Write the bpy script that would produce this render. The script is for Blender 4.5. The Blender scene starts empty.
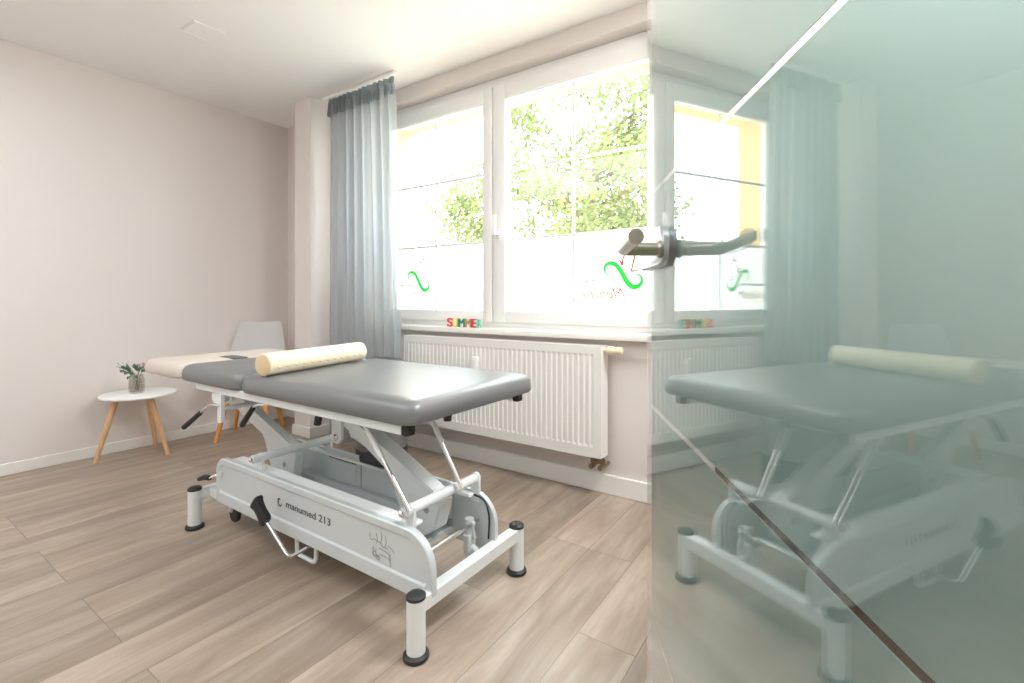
import bpy, bmesh, math, random
from mathutils import Vector, Matrix
random.seed(7)
scene = bpy.context.scene
COL = scene.collection
PI = math.pi

# ------------------------------------------------------------------ materials
def new_mat(name):
    m = bpy.data.materials.new(name); m.use_nodes = True
    nt = m.node_tree; nt.nodes.clear()
    out = nt.nodes.new('ShaderNodeOutputMaterial')
    return m, nt, out

def srgb(r, g, b):
    f = lambda c: (c / 255 / 12.92) if c / 255 <= .04045 else ((c / 255 + .055) / 1.055) ** 2.4
    return (f(r), f(g), f(b), 1)

def pbr(name, col, rough=.5, metal=0., spec=.5, bump=0., bscale=200., coat=0., vary=0., vscale=6.):
    m, nt, out = new_mat(name)
    p = nt.nodes.new('ShaderNodeBsdfPrincipled')
    p.inputs['Base Color'].default_value = col
    p.inputs['Roughness'].default_value = rough
    p.inputs['Metallic'].default_value = metal
    p.inputs['Specular IOR Level'].default_value = spec
    p.inputs['Coat Weight'].default_value = coat
    nt.links.new(p.outputs[0], out.inputs[0])
    tc = nt.nodes.new('ShaderNodeTexCoord')
    n = nt.nodes.new('ShaderNodeTexNoise'); n.inputs['Scale'].default_value = vscale
    n.inputs['Detail'].default_value = 4
    nt.links.new(tc.outputs['Object'], n.inputs['Vector'])
    if vary:
        mx = nt.nodes.new('ShaderNodeMix'); mx.data_type = 'RGBA'
        mx.inputs[6].default_value = [c * (1 - vary) for c in col[:3]] + [1]
        mx.inputs[7].default_value = [min(1, c * (1 + vary)) for c in col[:3]] + [1]
        nt.links.new(n.outputs['Fac'], mx.inputs[0]); nt.links.new(mx.outputs[2], p.inputs['Base Color'])
    if bump:
        n2 = nt.nodes.new('ShaderNodeTexNoise'); n2.inputs['Scale'].default_value = bscale
        nt.links.new(tc.outputs['Object'], n2.inputs['Vector'])
        b = nt.nodes.new('ShaderNodeBump'); b.inputs['Strength'].default_value = bump
        b.inputs['Distance'].default_value = .002
        nt.links.new(n2.outputs['Fac'], b.inputs['Height']); nt.links.new(b.outputs[0], p.inputs['Normal'])
    return m

def schlick(nt, f0):
    lw = nt.nodes.new('ShaderNodeLayerWeight'); lw.inputs['Blend'].default_value = .5
    # 'Facing' is 1-|cos| at blend .5
    pw = nt.nodes.new('ShaderNodeMath'); pw.operation = 'POWER'; pw.inputs[1].default_value = 5
    nt.links.new(lw.outputs['Facing'], pw.inputs[0])
    ma = nt.nodes.new('ShaderNodeMath'); ma.operation = 'MULTIPLY_ADD'
    ma.inputs[1].default_value = 1 - f0; ma.inputs[2].default_value = f0
    nt.links.new(pw.outputs[0], ma.inputs[0])
    return ma.outputs[0]

def glass_sheet(name, tint, f0=.04, rough=0.):
    m, nt, out = new_mat(name)
    t = nt.nodes.new('ShaderNodeBsdfTransparent'); t.inputs[0].default_value = tint
    g = nt.nodes.new('ShaderNodeBsdfGlossy'); g.inputs['Roughness'].default_value = rough
    g.inputs[0].default_value = (1, 1, 1, 1)
    mx = nt.nodes.new('ShaderNodeMixShader')
    nt.links.new(schlick(nt, f0), mx.inputs[0]); nt.links.new(t.outputs[0], mx.inputs[1]); nt.links.new(g.outputs[0], mx.inputs[2])
    nt.links.new(mx.outputs[0], out.inputs[0])
    return m

def sheer(name, dcol, tcol, ftrans, fclear, weave=0.):
    m, nt, out = new_mat(name)
    d = nt.nodes.new('ShaderNodeBsdfDiffuse'); d.inputs[0].default_value = dcol
    t = nt.nodes.new('ShaderNodeBsdfTranslucent'); t.inputs[0].default_value = tcol
    m1 = nt.nodes.new('ShaderNodeMixShader'); m1.inputs[0].default_value = ftrans
    nt.links.new(d.outputs[0], m1.inputs[1]); nt.links.new(t.outputs[0], m1.inputs[2])
    c = nt.nodes.new('ShaderNodeBsdfTransparent')
    m2 = nt.nodes.new('ShaderNodeMixShader'); m2.inputs[0].default_value = fclear
    nt.links.new(m1.outputs[0], m2.inputs[1]); nt.links.new(c.outputs[0], m2.inputs[2])
    nt.links.new(m2.outputs[0], out.inputs[0])
    return m

def frost_mat():
    m, nt, out = new_mat('satin_etched_coating'); N = nt.nodes.new; L = nt.links.new
    d = N('ShaderNodeBsdfDiffuse'); d.inputs[0].default_value = srgb(166, 186, 182)
    t = N('ShaderNodeBsdfTranslucent'); t.inputs[0].default_value = srgb(196, 211, 208)
    r = N('ShaderNodeBsdfRefraction'); r.inputs['Color'].default_value = srgb(212, 227, 224); r.inputs['Roughness'].default_value = .5; r.inputs['IOR'].default_value = 1.35
    m1 = N('ShaderNodeMixShader'); m1.inputs[0].default_value = .4; L(d.outputs[0], m1.inputs[1]); L(t.outputs[0], m1.inputs[2])
    m2 = N('ShaderNodeMixShader'); m2.inputs[0].default_value = .6; L(m1.outputs[0], m2.inputs[1]); L(r.outputs[0], m2.inputs[2])
    L(m2.outputs[0], out.inputs[0])
    return m

def floor_mat():
    m, nt, out = new_mat('oak_vinyl_planks')
    N = nt.nodes.new; L = nt.links.new
    p = N('ShaderNodeBsdfPrincipled'); L(p.outputs[0], out.inputs[0])
    tc = N('ShaderNodeTexCoord'); sp = N('ShaderNodeSeparateXYZ'); L(tc.outputs['Object'], sp.inputs[0])
    ad = N('ShaderNodeMath'); ad.operation = 'ADD'; ad.inputs[1].default_value = 1.909 + 3.6; L(sp.outputs[0], ad.inputs[0])
    ay = N('ShaderNodeMath'); ay.operation = 'ADD'; ay.inputs[1].default_value = .73; L(sp.outputs[1], ay.inputs[0])
    cb = N('ShaderNodeCombineXYZ'); L(ay.outputs[0], cb.inputs[0]); L(ad.outputs[0], cb.inputs[1])
    br = N('ShaderNodeTexBrick'); L(cb.outputs[0], br.inputs['Vector'])
    br.inputs['Scale'].default_value = 1; br.inputs['Brick Width'].default_value = 1.25; br.inputs['Row Height'].default_value = .18
    br.inputs['Mortar Size'].default_value = .0016; br.inputs['Mortar Smooth'].default_value = .3
    br.offset = .37; br.offset_frequency = 3; br.squash = 1
    br.inputs['Color1'].default_value = (0, 0, 0, 1); br.inputs['Color2'].default_value = (1, 1, 1, 1)
    br.inputs['Mortar'].default_value = (.5, .5, .5, 1)
    # per-plank shift of the grain
    sc = N('ShaderNodeVectorMath'); sc.operation = 'MULTIPLY'; sc.inputs[1].default_value = (1.1, 8, 1); L(cb.outputs[0], sc.inputs[0])
    sh = N('ShaderNodeVectorMath'); sh.operation = 'MULTIPLY_ADD'; L(br.outputs['Color'], sh.inputs[0])
    sh.inputs[1].default_value = (7, 11, 5); L(sc.outputs[0], sh.inputs[2])
    g = N('ShaderNodeTexNoise'); g.inputs['Scale'].default_value = 1.6; g.inputs['Detail'].default_value = 7
    g.inputs['Roughness'].default_value = .62; g.inputs['Distortion'].default_value = .6; L(sh.outputs[0], g.inputs['Vector'])
    sc2 = N('ShaderNodeVectorMath'); sc2.operation = 'MULTIPLY'; sc2.inputs[1].default_value = (3, 90, 1); L(cb.outputs[0], sc2.inputs[0])
    g2 = N('ShaderNodeTexNoise'); g2.inputs['Scale'].default_value = 1; g2.inputs['Detail'].default_value = 3; L(sc2.outputs[0], g2.inputs['Vector'])
    rp = N('ShaderNodeValToRGB'); L(g.outputs['Fac'], rp.inputs[0])
    e = rp.color_ramp.elements
    e[0].position = .3; e[0].color = FLOOR_DARK
    e[1].position = .72; e[1].color = FLOOR_LIGHT
    k = rp.color_ramp.elements.new(.5); k.color = FLOOR_MID
    # plank tone
    tone = N('ShaderNodeMapRange'); tone.inputs[3].default_value = .83; tone.inputs[4].default_value = 1.13; L(br.outputs['Color'], tone.inputs[0])
    fine = N('ShaderNodeMapRange'); fine.inputs[3].default_value = .92; fine.inputs[4].default_value = 1.07; L(g2.outputs['Fac'], fine.inputs[0])
    mu = N('ShaderNodeMath'); mu.operation = 'MULTIPLY'; L(tone.outputs[0], mu.inputs[0]); L(fine.outputs[0], mu.inputs[1])
    seam = N('ShaderNodeMapRange'); seam.inputs[3].default_value = 1; seam.inputs[4].default_value = .6; L(br.outputs['Fac'], seam.inputs[0])
    mu2 = N('ShaderNodeMath'); mu2.operation = 'MULTIPLY'; L(mu.outputs[0], mu2.inputs[0]); L(seam.outputs[0], mu2.inputs[1])
    vm = N('ShaderNodeVectorMath'); vm.operation = 'SCALE'; L(rp.outputs[0], vm.inputs[0]); L(mu2.outputs[0], vm.inputs['Scale'])
    L(vm.outputs[0], p.inputs['Base Color'])
    p.inputs['Roughness'].default_value = .34
    b = N('ShaderNodeBump'); b.inputs['Strength'].default_value = .12; b.inputs['Distance'].default_value = .001
    L(mu2.outputs[0], b.inputs['Height']); L(b.outputs[0], p.inputs['Normal'])
    return m

FLOOR_DARK = srgb(142, 125, 109); FLOOR_MID = srgb(162, 146, 130); FLOOR_LIGHT = srgb(186, 171, 156)

def wood(name, c1, c2):
    m, nt, out = new_mat(name)
    N = nt.nodes.new; L = nt.links.new
    p = N('ShaderNodeBsdfPrincipled'); L(p.outputs[0], out.inputs[0]); p.inputs['Roughness'].default_value = .45
    tc = N('ShaderNodeTexCoord'); mp = N('ShaderNodeMapping'); mp.inputs['Scale'].default_value = (60, 60, 4); L(tc.outputs['Object'], mp.inputs[0])
    n = N('ShaderNodeTexNoise'); n.inputs['Scale'].default_value = 1; n.inputs['Detail'].default_value = 5; L(mp.outputs[0], n.inputs['Vector'])
    r = N('ShaderNodeValToRGB'); r.color_ramp.elements[0].color = c1; r.color_ramp.elements[1].color = c2
    r.color_ramp.elements[0].position = .3; r.color_ramp.elements[1].position = .7
    L(n.outputs['Fac'], r.inputs[0]); L(r.outputs[0], p.inputs['Base Color'])
    return m

M = {}
M['wall'] = pbr('rose_white_paint', srgb(224, 217, 213), .85, spec=.2, bump=.05, bscale=300)
M['ceiling'] = pbr('white_ceiling_paint', srgb(240, 240, 238), .9, spec=.2, bump=.03, bscale=300)
M['trim'] = pbr('white_trim', srgb(238, 236, 232), .45)
M['upvc'] = pbr('white_window_plastic', srgb(240, 240, 238), .3)
M['sill'] = pbr('white_stone_sill', srgb(236, 233, 228), .3, vary=.05, vscale=40)
M['floor'] = floor_mat()
M['cream'] = pbr('cream_render', srgb(250, 204, 140), .9, bump=.1, bscale=150)
M['paving'] = pbr('pale_paving', srgb(200, 195, 185), .9, vary=.1, vscale=3)
M['radiator'] = pbr('white_enamel', srgb(236, 234, 229), .3)
M['ivory'] = pbr('ivory_plastic', srgb(232, 221, 186), .4)
M['brass'] = pbr('dull_brass', srgb(150, 135, 110), .35, .9)
M['frame'] = pbr('silver_grey_powder_coat', srgb(204, 211, 212), .36, .1)
M['frame2'] = pbr('pale_grey_powder_coat', srgb(226, 231, 231), .38, .05)
M['flange'] = pbr('sheen_powder_coat', srgb(240, 243, 243), .22)  # near-white so the flange carries the window's reflection in its colour
M['chrome'] = pbr('polished_chrome', srgb(225, 226, 226), .12, 1)
M['black'] = pbr('black_rubber', srgb(38, 40, 41), .5)
M['ink'] = pbr('dark_grey_print', srgb(46, 50, 54), .6)
M['ink2'] = pbr('pale_grey_print', srgb(150, 155, 156), .6)
M['vinyl'] = pbr('grey_vinyl', srgb(108, 110, 110), .32, spec=.95, bump=.12, bscale=500, vary=.04, vscale=9)
M['beigevinyl'] = pbr('beige_vinyl', srgb(206, 196, 187), .5, bump=.1, bscale=500)
M['hole'] = pbr('slot_shade', srgb(92, 92, 92), .7)  # flush inset, its dark grey paints the shade inside the face slot
M['bolster'] = pbr('cream_vinyl', srgb(232, 222, 196), .35, vary=.03, vscale=20)
M['bolster_end'] = pbr('tan_vinyl', srgb(214, 192, 154), .5)
M['shell'] = pbr('white_moulded_plastic', srgb(240, 240, 240), .35)
M['beech'] = wood('beech_wood', srgb(214, 172, 128), srgb(228, 190, 148))
M['oak'] = wood('honey_oak_wood', srgb(196, 132, 62), srgb(216, 156, 86))
M['walnut'] = wood('dark_brown_wood', srgb(58, 42, 33), srgb(82, 62, 50))
M['tabletop'] = pbr('white_lacquer', srgb(243, 243, 242), .3)
M['steel'] = pbr('brushed_steel', srgb(172, 164, 150), .3, 1)
M['steelplate'] = pbr('satin_steel_plate', srgb(200, 200, 203), .36, 1)
M['bin'] = pbr('dark_grey_metal', srgb(138, 140, 142), .4, .2)
M['binlid'] = pbr('black_plastic_lid', srgb(52, 54, 58), .3)
M['glass'] = glass_sheet('window_glass', (.97, .985, .98, 1))
M['doorglass'] = glass_sheet('tinted_door_glass', (.965, .988, .98, 1), .085)
M['vase'] = glass_sheet('smoked_ribbed_glass', (.84, .84, .82, 1), .06, .05)
M['frost'] = frost_mat()
M['film'] = sheer('white_privacy_film', srgb(240, 244, 246), srgb(244, 247, 248), .75, .05)
M['curtain'] = sheer('blue_grey_voile', srgb(172, 180, 186), srgb(192, 199, 204), .5, .40)
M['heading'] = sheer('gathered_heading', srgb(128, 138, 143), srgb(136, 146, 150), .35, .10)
M['printgreen'] = sheer('green_print', srgb(40, 150, 75), (.17, .72, .24, 1), .75, .0)
M['printpale'] = sheer('pale_green_print', srgb(150, 190, 155), (.2, .36, .22, 1), .75, .0)
M['printred'] = sheer('red_print', srgb(190, 80, 74), (.6, .14, .12, 1), .75, .0)
M['printrose'] = sheer('rose_print', srgb(205, 140, 115), (.42, .18, .13, 1), .75, .0)
M['leaf'] = pbr('grey_green_leaf', srgb(102, 136, 116), .6, vary=.2)
M['leafpale'] = pbr('pale_silvery_bud', srgb(196, 196, 192), .6)
M['stem'] = pbr('brown_green_stem', srgb(112, 112, 82), .7)
M['blossom'] = pbr('pink_blossom', srgb(233, 190, 196), .7)
M['treeleaf'] = sheer('sunlit_leaf', srgb(112, 122, 82), srgb(132, 140, 88), .4, .0)
M['bark'] = pbr('tree_bark', srgb(110, 95, 78), .9, bump=.5, bscale=30)
for k, c in dict(red=(226, 62, 84), yellow=(238, 206, 70), green=(24, 130, 104), brown=(178, 142, 102), crimson=(214, 50, 66), mint=(128, 208, 186)).items():
    M['letter_' + k] = pbr(k + '_lacquered_wood', srgb(*c), .4)

# ------------------------------------------------------------------ mesh helpers
def box(bm, a, b, bev=0., seg=2):
    r = bmesh.ops.create_cube(bm, size=1)
    vs = r['verts']
    for v in vs:
        v.co = Vector([(a[i] + b[i]) / 2 + v.co[i] * abs(b[i] - a[i]) for i in range(3)])
    if bev:
        es = list({e for v in vs for e in v.link_edges})
        bmesh.ops.bevel(bm, geom=es, offset=bev, segments=seg, affect='EDGES', profile=.5)

def frame_of(t):
    t = t.normalized(); u = Vector((0, 0, 1)) if abs(t.z) < .9 else Vector((1, 0, 0))
    a = t.cross(u).normalized(); return a, t.cross(a).normalized()

def tube(bm, pts, r, seg=12, cap=True):
    pts = [Vector(p) for p in pts]; n = len(pts)
    rs = r if isinstance(r, (list, tuple)) else [r] * n
    rings = []; a = None
    for i, p in enumerate(pts):
        t = (pts[min(i + 1, n - 1)] - pts[max(i - 1, 0)]).normalized()
        if a is None: a, b = frame_of(t)
        else:
            a = (a - t * a.dot(t)).normalized(); b = t.cross(a)
        rings.append([bm.verts.new(p + (a * math.cos(2 * PI * k / seg) + b * math.sin(2 * PI * k / seg)) * rs[i]) for k in range(seg)])
    for i in range(n - 1):
        for k in range(seg):
            bm.faces.new((rings[i][k], rings[i][(k + 1) % seg], rings[i + 1][(k + 1) % seg], rings[i + 1][k]))
    if cap:
        bm.faces.new(rings[0][::-1]); bm.faces.new(rings[-1])

def bend(pts, rad=.02, n=5):
    """polyline with its inner corners rounded"""
    pts = [Vector(p) for p in pts]; out = [pts[0]]
    for i in range(1, len(pts) - 1):
        p = pts[i]; d0 = (pts[i - 1] - p); d1 = (pts[i + 1] - p)
        r = min(rad, d0.length * .45, d1.length * .45)
        A = p + d0.normalized() * r; B = p + d1.normalized() * r
        for k in range(n + 1):
            t = k / n; out.append(A * (1 - t) ** 2 + p * 2 * t * (1 - t) + B * t * t)
    out.append(pts[-1]); return out

def lathe(bm, prof, c=(0, 0, 0), seg=28, axis=None, ribs=0, ribamp=0.):
    c = Vector(c); rings = []
    ax = Vector(axis).normalized() if axis else Vector((0, 0, 1))
    a, b = frame_of(ax) if axis else (Vector((1, 0, 0)), Vector((0, 1, 0)))
    for (r, z) in prof:
        if r < 1e-6: rings.append([bm.verts.new(c + ax * z)])
        else:
            rings.append([bm.verts.new(c + ax * z + (a * math.cos(2 * PI * k / seg) + b * math.sin(2 * PI * k / seg)) * (r * (1 + ribamp * math.cos(ribs * 2 * PI * k / seg)))) for k in range(seg)])
    for i in range(len(rings) - 1):
        p, q = rings[i], rings[i + 1]
        for k in range(seg):
            l = (k + 1) % seg
            f = [p[0] if len(p) == 1 else p[k]] + ([] if len(p) == 1 else [p[l]]) + ([q[0]] if len(q) == 1 else [q[l], q[k]])
            if len(f) >= 3: bm.faces.new(f)

def rrect(x0, x1, y0, y1, rs, n=6):
    """rounded rectangle, ccw from lower left; rs = radius or four radii (ll, lr, ur, ul)"""
    if not isinstance(rs, (list, tuple)): rs = [rs] * 4
    out = []
    for (cx, cy, sx, sy, a0, r) in ((x0, y0, 1, 1, PI, rs[0]), (x1, y0, -1, 1, 1.5 * PI, rs[1]), (x1, y1, -1, -1, 0, rs[2]), (x0, y1, 1, -1, .5 * PI, rs[3])):
        r = max(r, 1e-4)
        for k in range(n + 1):
            t = a0 + .5 * PI * k / n
            out.append((cx + sx * r + r * math.cos(t), cy + sy * r + r * math.sin(t)))
    return out

def loft(bm, loops, cap=True):
    rings = [[bm.verts.new(p) for p in l] for l in loops]; n = len(rings[0])
    for i in range(len(rings) - 1):
        for k in range(n):
            bm.faces.new((rings[i][k], rings[i][(k + 1) % n], rings[i + 1][(k + 1) % n], rings[i + 1][k]))
    if cap:
        bm.faces.new(rings[0][::-1]); bm.faces.new(rings[-1])

def prism_xz(bm, poly, y0, y1):
    loft(bm, [[(x, y0, z) for x, z in poly], [(x, y1, z) for x, z in poly]])

def cushion(bm, x0, x1, y0, y1, z0, z1, r, crown=.06):
    L = [(.03, z0), (.006, z0 + .003), (0, z0 + .012), (0, z0 + (z1 - z0) * .45), (.004, z0 + (z1 - z0) * .7), (.014, z0 + (z1 - z0) * .88), (.03, z0 + (z1 - z0) * .965), (crown, z1)]
    loft(bm, [[(x, y, z) for x, y in rrect(x0 + i, x1 - i, y0 + i, y1 - i, max(r - i * .7, .01), 8)] for i, z in L])

def wloc(o):
    v = Vector((0, 0, 0))
    while o: v += o.location; o = o.parent
    return v

def obj(name, bm, mat, parent=None, smooth=True, ang=35):
    bmesh.ops.recalc_face_normals(bm, faces=bm.faces[:])
    if parent:
        d = wloc(parent)
        for v in bm.verts: v.co -= d
    me = bpy.data.meshes.new(name); bm.to_mesh(me); bm.free()
    if smooth:
        me.polygons.foreach_set('use_smooth', [True] * len(me.polygons))
        me.set_sharp_from_angle(angle=math.radians(ang))
    me.materials.append(M[mat] if isinstance(mat, str) else mat)
    o = bpy.data.objects.new(name, me); COL.objects.link(o)
    if parent: o.parent = parent
    return o

def mk(fn, *a, **k):
    bm = bmesh.new(); fn(bm, *a, **k); return bm

def tag(o, label, cat, group=None):
    o['label'] = label; o['category'] = cat
    if group: o['group'] = group
    return o

def thing(name, label, cat, loc, group=None):
    o = bpy.data.objects.new(name, None); o.empty_display_size = .1; COL.objects.link(o); o.location = loc
    return tag(o, label, cat, group)

def struct(name, bm, mat, smooth=False):
    o = obj(name, bm, mat, None, smooth); o['kind'] = 'structure'; return o

def text_mesh(s, size=1., shear=0., extrude=0., bevel=0., fat=0.):
    cu = bpy.data.curves.new('lettering', 'FONT'); cu.body = s; cu.size = size; cu.shear = shear; cu.extrude = extrude; cu.bevel_depth = bevel
    cu.resolution_u = 6; cu.offset = fat
    o = bpy.data.objects.new('lettering', cu); COL.objects.link(o)
    dg = bpy.context.evaluated_depsgraph_get(); dg.update()
    me = bpy.data.meshes.new_from_object(o.evaluated_get(dg))
    bm = bmesh.new(); bm.from_mesh(me)
    bpy.data.objects.remove(o); bpy.data.curves.remove(cu); bpy.data.meshes.remove(me)
    return bm

def fit_text(bm, x0, x1, z0, cap, y, mirror=False, thick=.0006, ref=None):
    """place text in the XZ plane, readable from -Y (or mirrored)"""
    xs = [v.co.x for v in bm.verts]; ys = [v.co.y for v in bm.verts]
    a, b = min(xs), max(xs); h = ref or max(ys)
    for v in bm.verts:
        t = (v.co.x - a) / (b - a)
        X = x1 - t * (x1 - x0) if mirror else x0 + t * (x1 - x0)
        v.co = Vector((X, y + v.co.z, z0 + v.co.y / h * cap))
    return bm

def ribbon(bm, pts, ws, y, t=.0006):
    """flat stroke in the XZ plane with changing width"""
    P = [Vector((p[0], p[1])) for p in pts]; n = len(P)
    # smooth the path
    Q = []; W = []
    for i in range(n - 1):
        p0 = P[max(i - 1, 0)]; p1 = P[i]; p2 = P[i + 1]; p3 = P[min(i + 2, n - 1)]
        for k in range(6):
            u = k / 6
            Q.append(.5 * ((2 * p1) + (p2 - p0) * u + (2 * p0 - 5 * p1 + 4 * p2 - p3) * u * u + (3 * p1 - p0 - 3 * p2 + p3) * u ** 3))
            W.append(ws[i] * (1 - u) + ws[i + 1] * u)
    Q.append(P[-1]); W.append(ws[-1]); m = len(Q); rows = []
    for i in range(m):
        d = (Q[min(i + 1, m - 1)] - Q[max(i - 1, 0)]).normalized(); nn = Vector((-d.y, d.x)) * W[i] / 2
        a, b = Q[i] + nn, Q[i] - nn
        rows.append([bm.verts.new((a.x, y, a.y)), bm.verts.new((b.x, y, b.y)), bm.verts.new((b.x, y - t, b.y)), bm.verts.new((a.x, y - t, a.y))])
    for i in range(m - 1):
        for k in range(4):
            bm.faces.new((rows[i][k], rows[i][(k + 1) % 4], rows[i + 1][(k + 1) % 4], rows[i + 1][k]))
    bm.faces.new(rows[0]); bm.faces.new(rows[-1][::-1])

# ------------------------------------------------------------------ room shell
XL, XR, YB, YW, ZC = -3.93, .62, -1.35, 2.34, 2.48
struct('floor', mk(box, (XL - .15, YB - .15, -.06), (XR + .15, YW + .02, 0)), 'floor')
struct('ceiling', mk(box, (XL - .15, YB - .15, ZC), (XR + .15, YW + .4, ZC + .25)), 'ceiling')
struct('wall_left', mk(box, (XL - .15, YB - .15, 0), (XL, YW + .36, ZC)), 'wall')
struct('wall_right', mk(box, (XR, YB - .15, 0), (XR + .15, YW + .36, ZC)), 'wall')
struct('wall_back', mk(box, (XL, YB - .15, 0), (XR, YB, ZC)), 'wall')
# window wall round its opening
WX0, WX1, WZ0, WZ1 = -2.87, -.70, .795, 2.385
bm = bmesh.new()
box(bm, (XL, YW, 0), (XR, YW + .17, WZ0)); box(bm, (XL, YW, WZ1), (XR, YW + .17, ZC))
box(bm, (XL, YW, WZ0), (WX0, YW + .17, WZ1)); box(bm, (WX1, YW, WZ0), (XR, YW + .17, WZ1))
struct('wall_window', bm, 'wall')
# cream outer leaf with its own smaller opening
bm = bmesh.new(); y0, y1 = YW + .17, YW + .36
box(bm, (XL, y0, -.5), (XR, y1, .85)); box(bm, (XL, y0, 2.30), (XR, y1, ZC + .25))
box(bm, (XL, y0, .85), (-2.775, y1, 2.30)); box(bm, (-.75, y0, .85), (XR, y1, 2.30))
struct('wall_exterior', bm, 'cream')
# projecting pier beside the curtain
struct('wall_pier', mk(box, (-3.36, 2.055, 0), (-3.165, YW, ZC)), 'wall')
# wall stub that carries the glass door's hinges
struct('wall_stub', mk(box, (.155, .02, 0), (XR, .13, ZC)), 'wall')

def skirting(bm, a, b, axis, face, h, t):
    if axis == 'x': y0, y1 = sorted((face, face + t)); box(bm, (a, y0, 0), (b, y1, h), .003, 1)
    else: x0, x1 = sorted((face, face + t)); box(bm, (x0, a, 0), (x1, b, h), .003, 1)
struct('baseboard_left', mk(skirting, YB, YW, 'y', XL, .068, .014), 'trim')
struct('baseboard_window', mk(skirting, -3.165, XR, 'x', YW, .098, -.018), 'trim')
bm = bmesh.new()
skirting(bm, -3.375, -3.15, 'x', 2.055, .075, -.014); skirting(bm, 2.045, YW, 'y', -3.165, .075, .014); skirting(bm, 2.045, YW, 'y', -3.36, .075, -.014)
skirting(bm, XL, -3.36, 'x', YW, .075, -.014)
struct('baseboard_pier', bm, 'trim')
# sill board
struct('trim_1', mk(box, (-2.9, 2.28, .796), (-.66, 2.435, .828), .004, 2), 'sill', True)

# ------------------------------------------------------------------ window
win = bpy.data.objects.new('window_1', None); COL.objects.link(win); win.location = (-1.787, 2.44, .83); win['kind'] = 'structure'
GZ0, GZ1 = .928, 2.243
def ring_xz(bm, x0, x1, z0, z1, w, y0, y1, bev=.004):
    wl, wr, wb, wt = w
    for a, b in (((x0, z0), (x0 + wl, z1)), ((x1 - wr, z0), (x1, z1)), ((x0 + wl, z0), (x1 - wr, z0 + wb)), ((x0 + wl, z1 - wt), (x1 - wr, z1))):
        box(bm, (a[0], y0, a[1]), (b[0], y1, b[1]), bev, 2)
bm = bmesh.new()
ring_xz(bm, WX0, WX1, .826, WZ1, (.06, .05, .045, .06), 2.43, 2.505)
box(bm, (-1.805, 2.43, .871), (-1.77, 2.505, 2.325), .003, 1)
obj('frame', bm, 'upvc', win)
def sash(gx0, gx1, x0, x1, handle):
    s = obj('sash', mk(ring_xz, x0, x1, .862, 2.335, (gx0 - x0, x1 - gx1, GZ0 - .862, 2.335 - GZ1), 2.412, 2.475), 'upvc', win)
    # a stepped glazing bead round the glass
    obj('glazing_bead', mk(ring_xz, gx0 - .012, gx1 + .012, GZ0 - .012, GZ1 + .012, (.018, .018, .018, .018), 2.42, 2.45, .003), 'upvc', s)
    obj('pane', mk(box, (gx0 - .01, 2.452, GZ0 - .01), (gx1 + .01, 2.456, GZ1 + .01)), 'glass', s, False)
    b = bmesh.new(); xm = (gx0 + gx1) / 2
    box(b, (xm - .009, 2.445, GZ0), (xm + .009, 2.451, GZ1), .002, 1)
    for z in (1.803, 1.371): box(b, (gx0, 2.444, z - .009), (gx1, 2.4515, z + .009), .002, 1)
    obj('glazing_bars', b, 'upvc', s)
    obj('privacy_film', mk(box, (gx0, 2.457, GZ0), (gx1, 2.458, 1.362)), 'film', s, False)
    if handle:
        hx = handle
        b = bmesh.new(); box(b, (hx - .014, 2.400, 1.37), (hx + .014, 2.413, 1.44), .004, 2)
        tube(b, bend([(hx, 2.41, 1.41), (hx, 2.365, 1.41), (hx, 2.362, 1.40), (hx, 2.362, 1.52)], .012), .0125, 10)
        obj('handle', b, 'upvc', s)
    return s
sl = sash(-2.73, -1.864, -2.812, -1.792, None)
sm = sash(-1.693, -.793, -1.783, -.748, -1.735)
# print on the privacy film, seen from its back
def crop(u, v): return (-1.255 + u * .000651, 1.3055 - v * .00064)
def logo(s, dx):
    y = 2.4435
    S = [(395, 270), (340, 262), (314, 225), (324, 182), (368, 166), (420, 190), (465, 252), (502, 320), (548, 366), (596, 366), (630, 330), (620, 282), (578, 262), (535, 262)]
    w = [3, 10, 18, 24, 30, 32, 34, 36, 36, 32, 22, 14, 8, 3]
    P = lambda L: [(crop(*p)[0] + dx, crop(*p)[1]) for p in L]
    obj('logo_swoosh', mk(ribbon, P(S), [k * .00078 for k in w], y), 'printgreen', s, False)
    b = bmesh.new()
    for L in ([(560, 70), (572, 110), (562, 160), (552, 205), (545, 238), (575, 238), (600, 236)], [(425, 140), (448, 150), (466, 188), (470, 150), (480, 120), (500, 90)], [(500, 90), (520, 60), (545, 62), (560, 80)]):
        ribbon(b, P(L), [.005] + [.009] * (len(L) - 2) + [.005], y)
    for c, r in (((548, 30), 13), ((500, 62), 10)):
        cx, cz = P([c])[0]; lathe(b, [(0, 0), (r * .00064, 0), (r * .00064, .0006), (0, .0006)], (cx, y, cz), 16, (0, -1, 0))
    obj('logo_figure', b, 'printred', s, False)
    x0, x1 = (crop(75, 0)[0] + dx, crop(435, 0)[0] + dx)
    if dx: x0 = max(x0, -2.722)
    obj('lettering', fit_text(text_mesh('physiotherapie', .03, extrude=.0003, fat=.0009), x0, x1, crop(0, 322)[1], .020, y, True), 'printpale', s, False)
    x0, x1 = (crop(100, 0)[0] + dx, crop(495, 0)[0] + dx)
    if dx: x0 = max(x0, -2.722)
    obj('lettering', fit_text(text_mesh('Mehlals', .05, .45, extrude=.0003), x0, x1, crop(0, 462)[1], .055, y, True), 'printrose', s, False)
logo(sm, 0); logo(sl, -1.515)

# ------------------------------------------------------------------ radiator
rad = thing('radiator', 'white ribbed panel radiator mounted on the wall below the window sill', 'radiator', (-1.67, 2.3, .205))
RX0, RX1, RZ0, RZ1 = -2.37, -.975, .208, .768
bm = bmesh.new()
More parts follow.
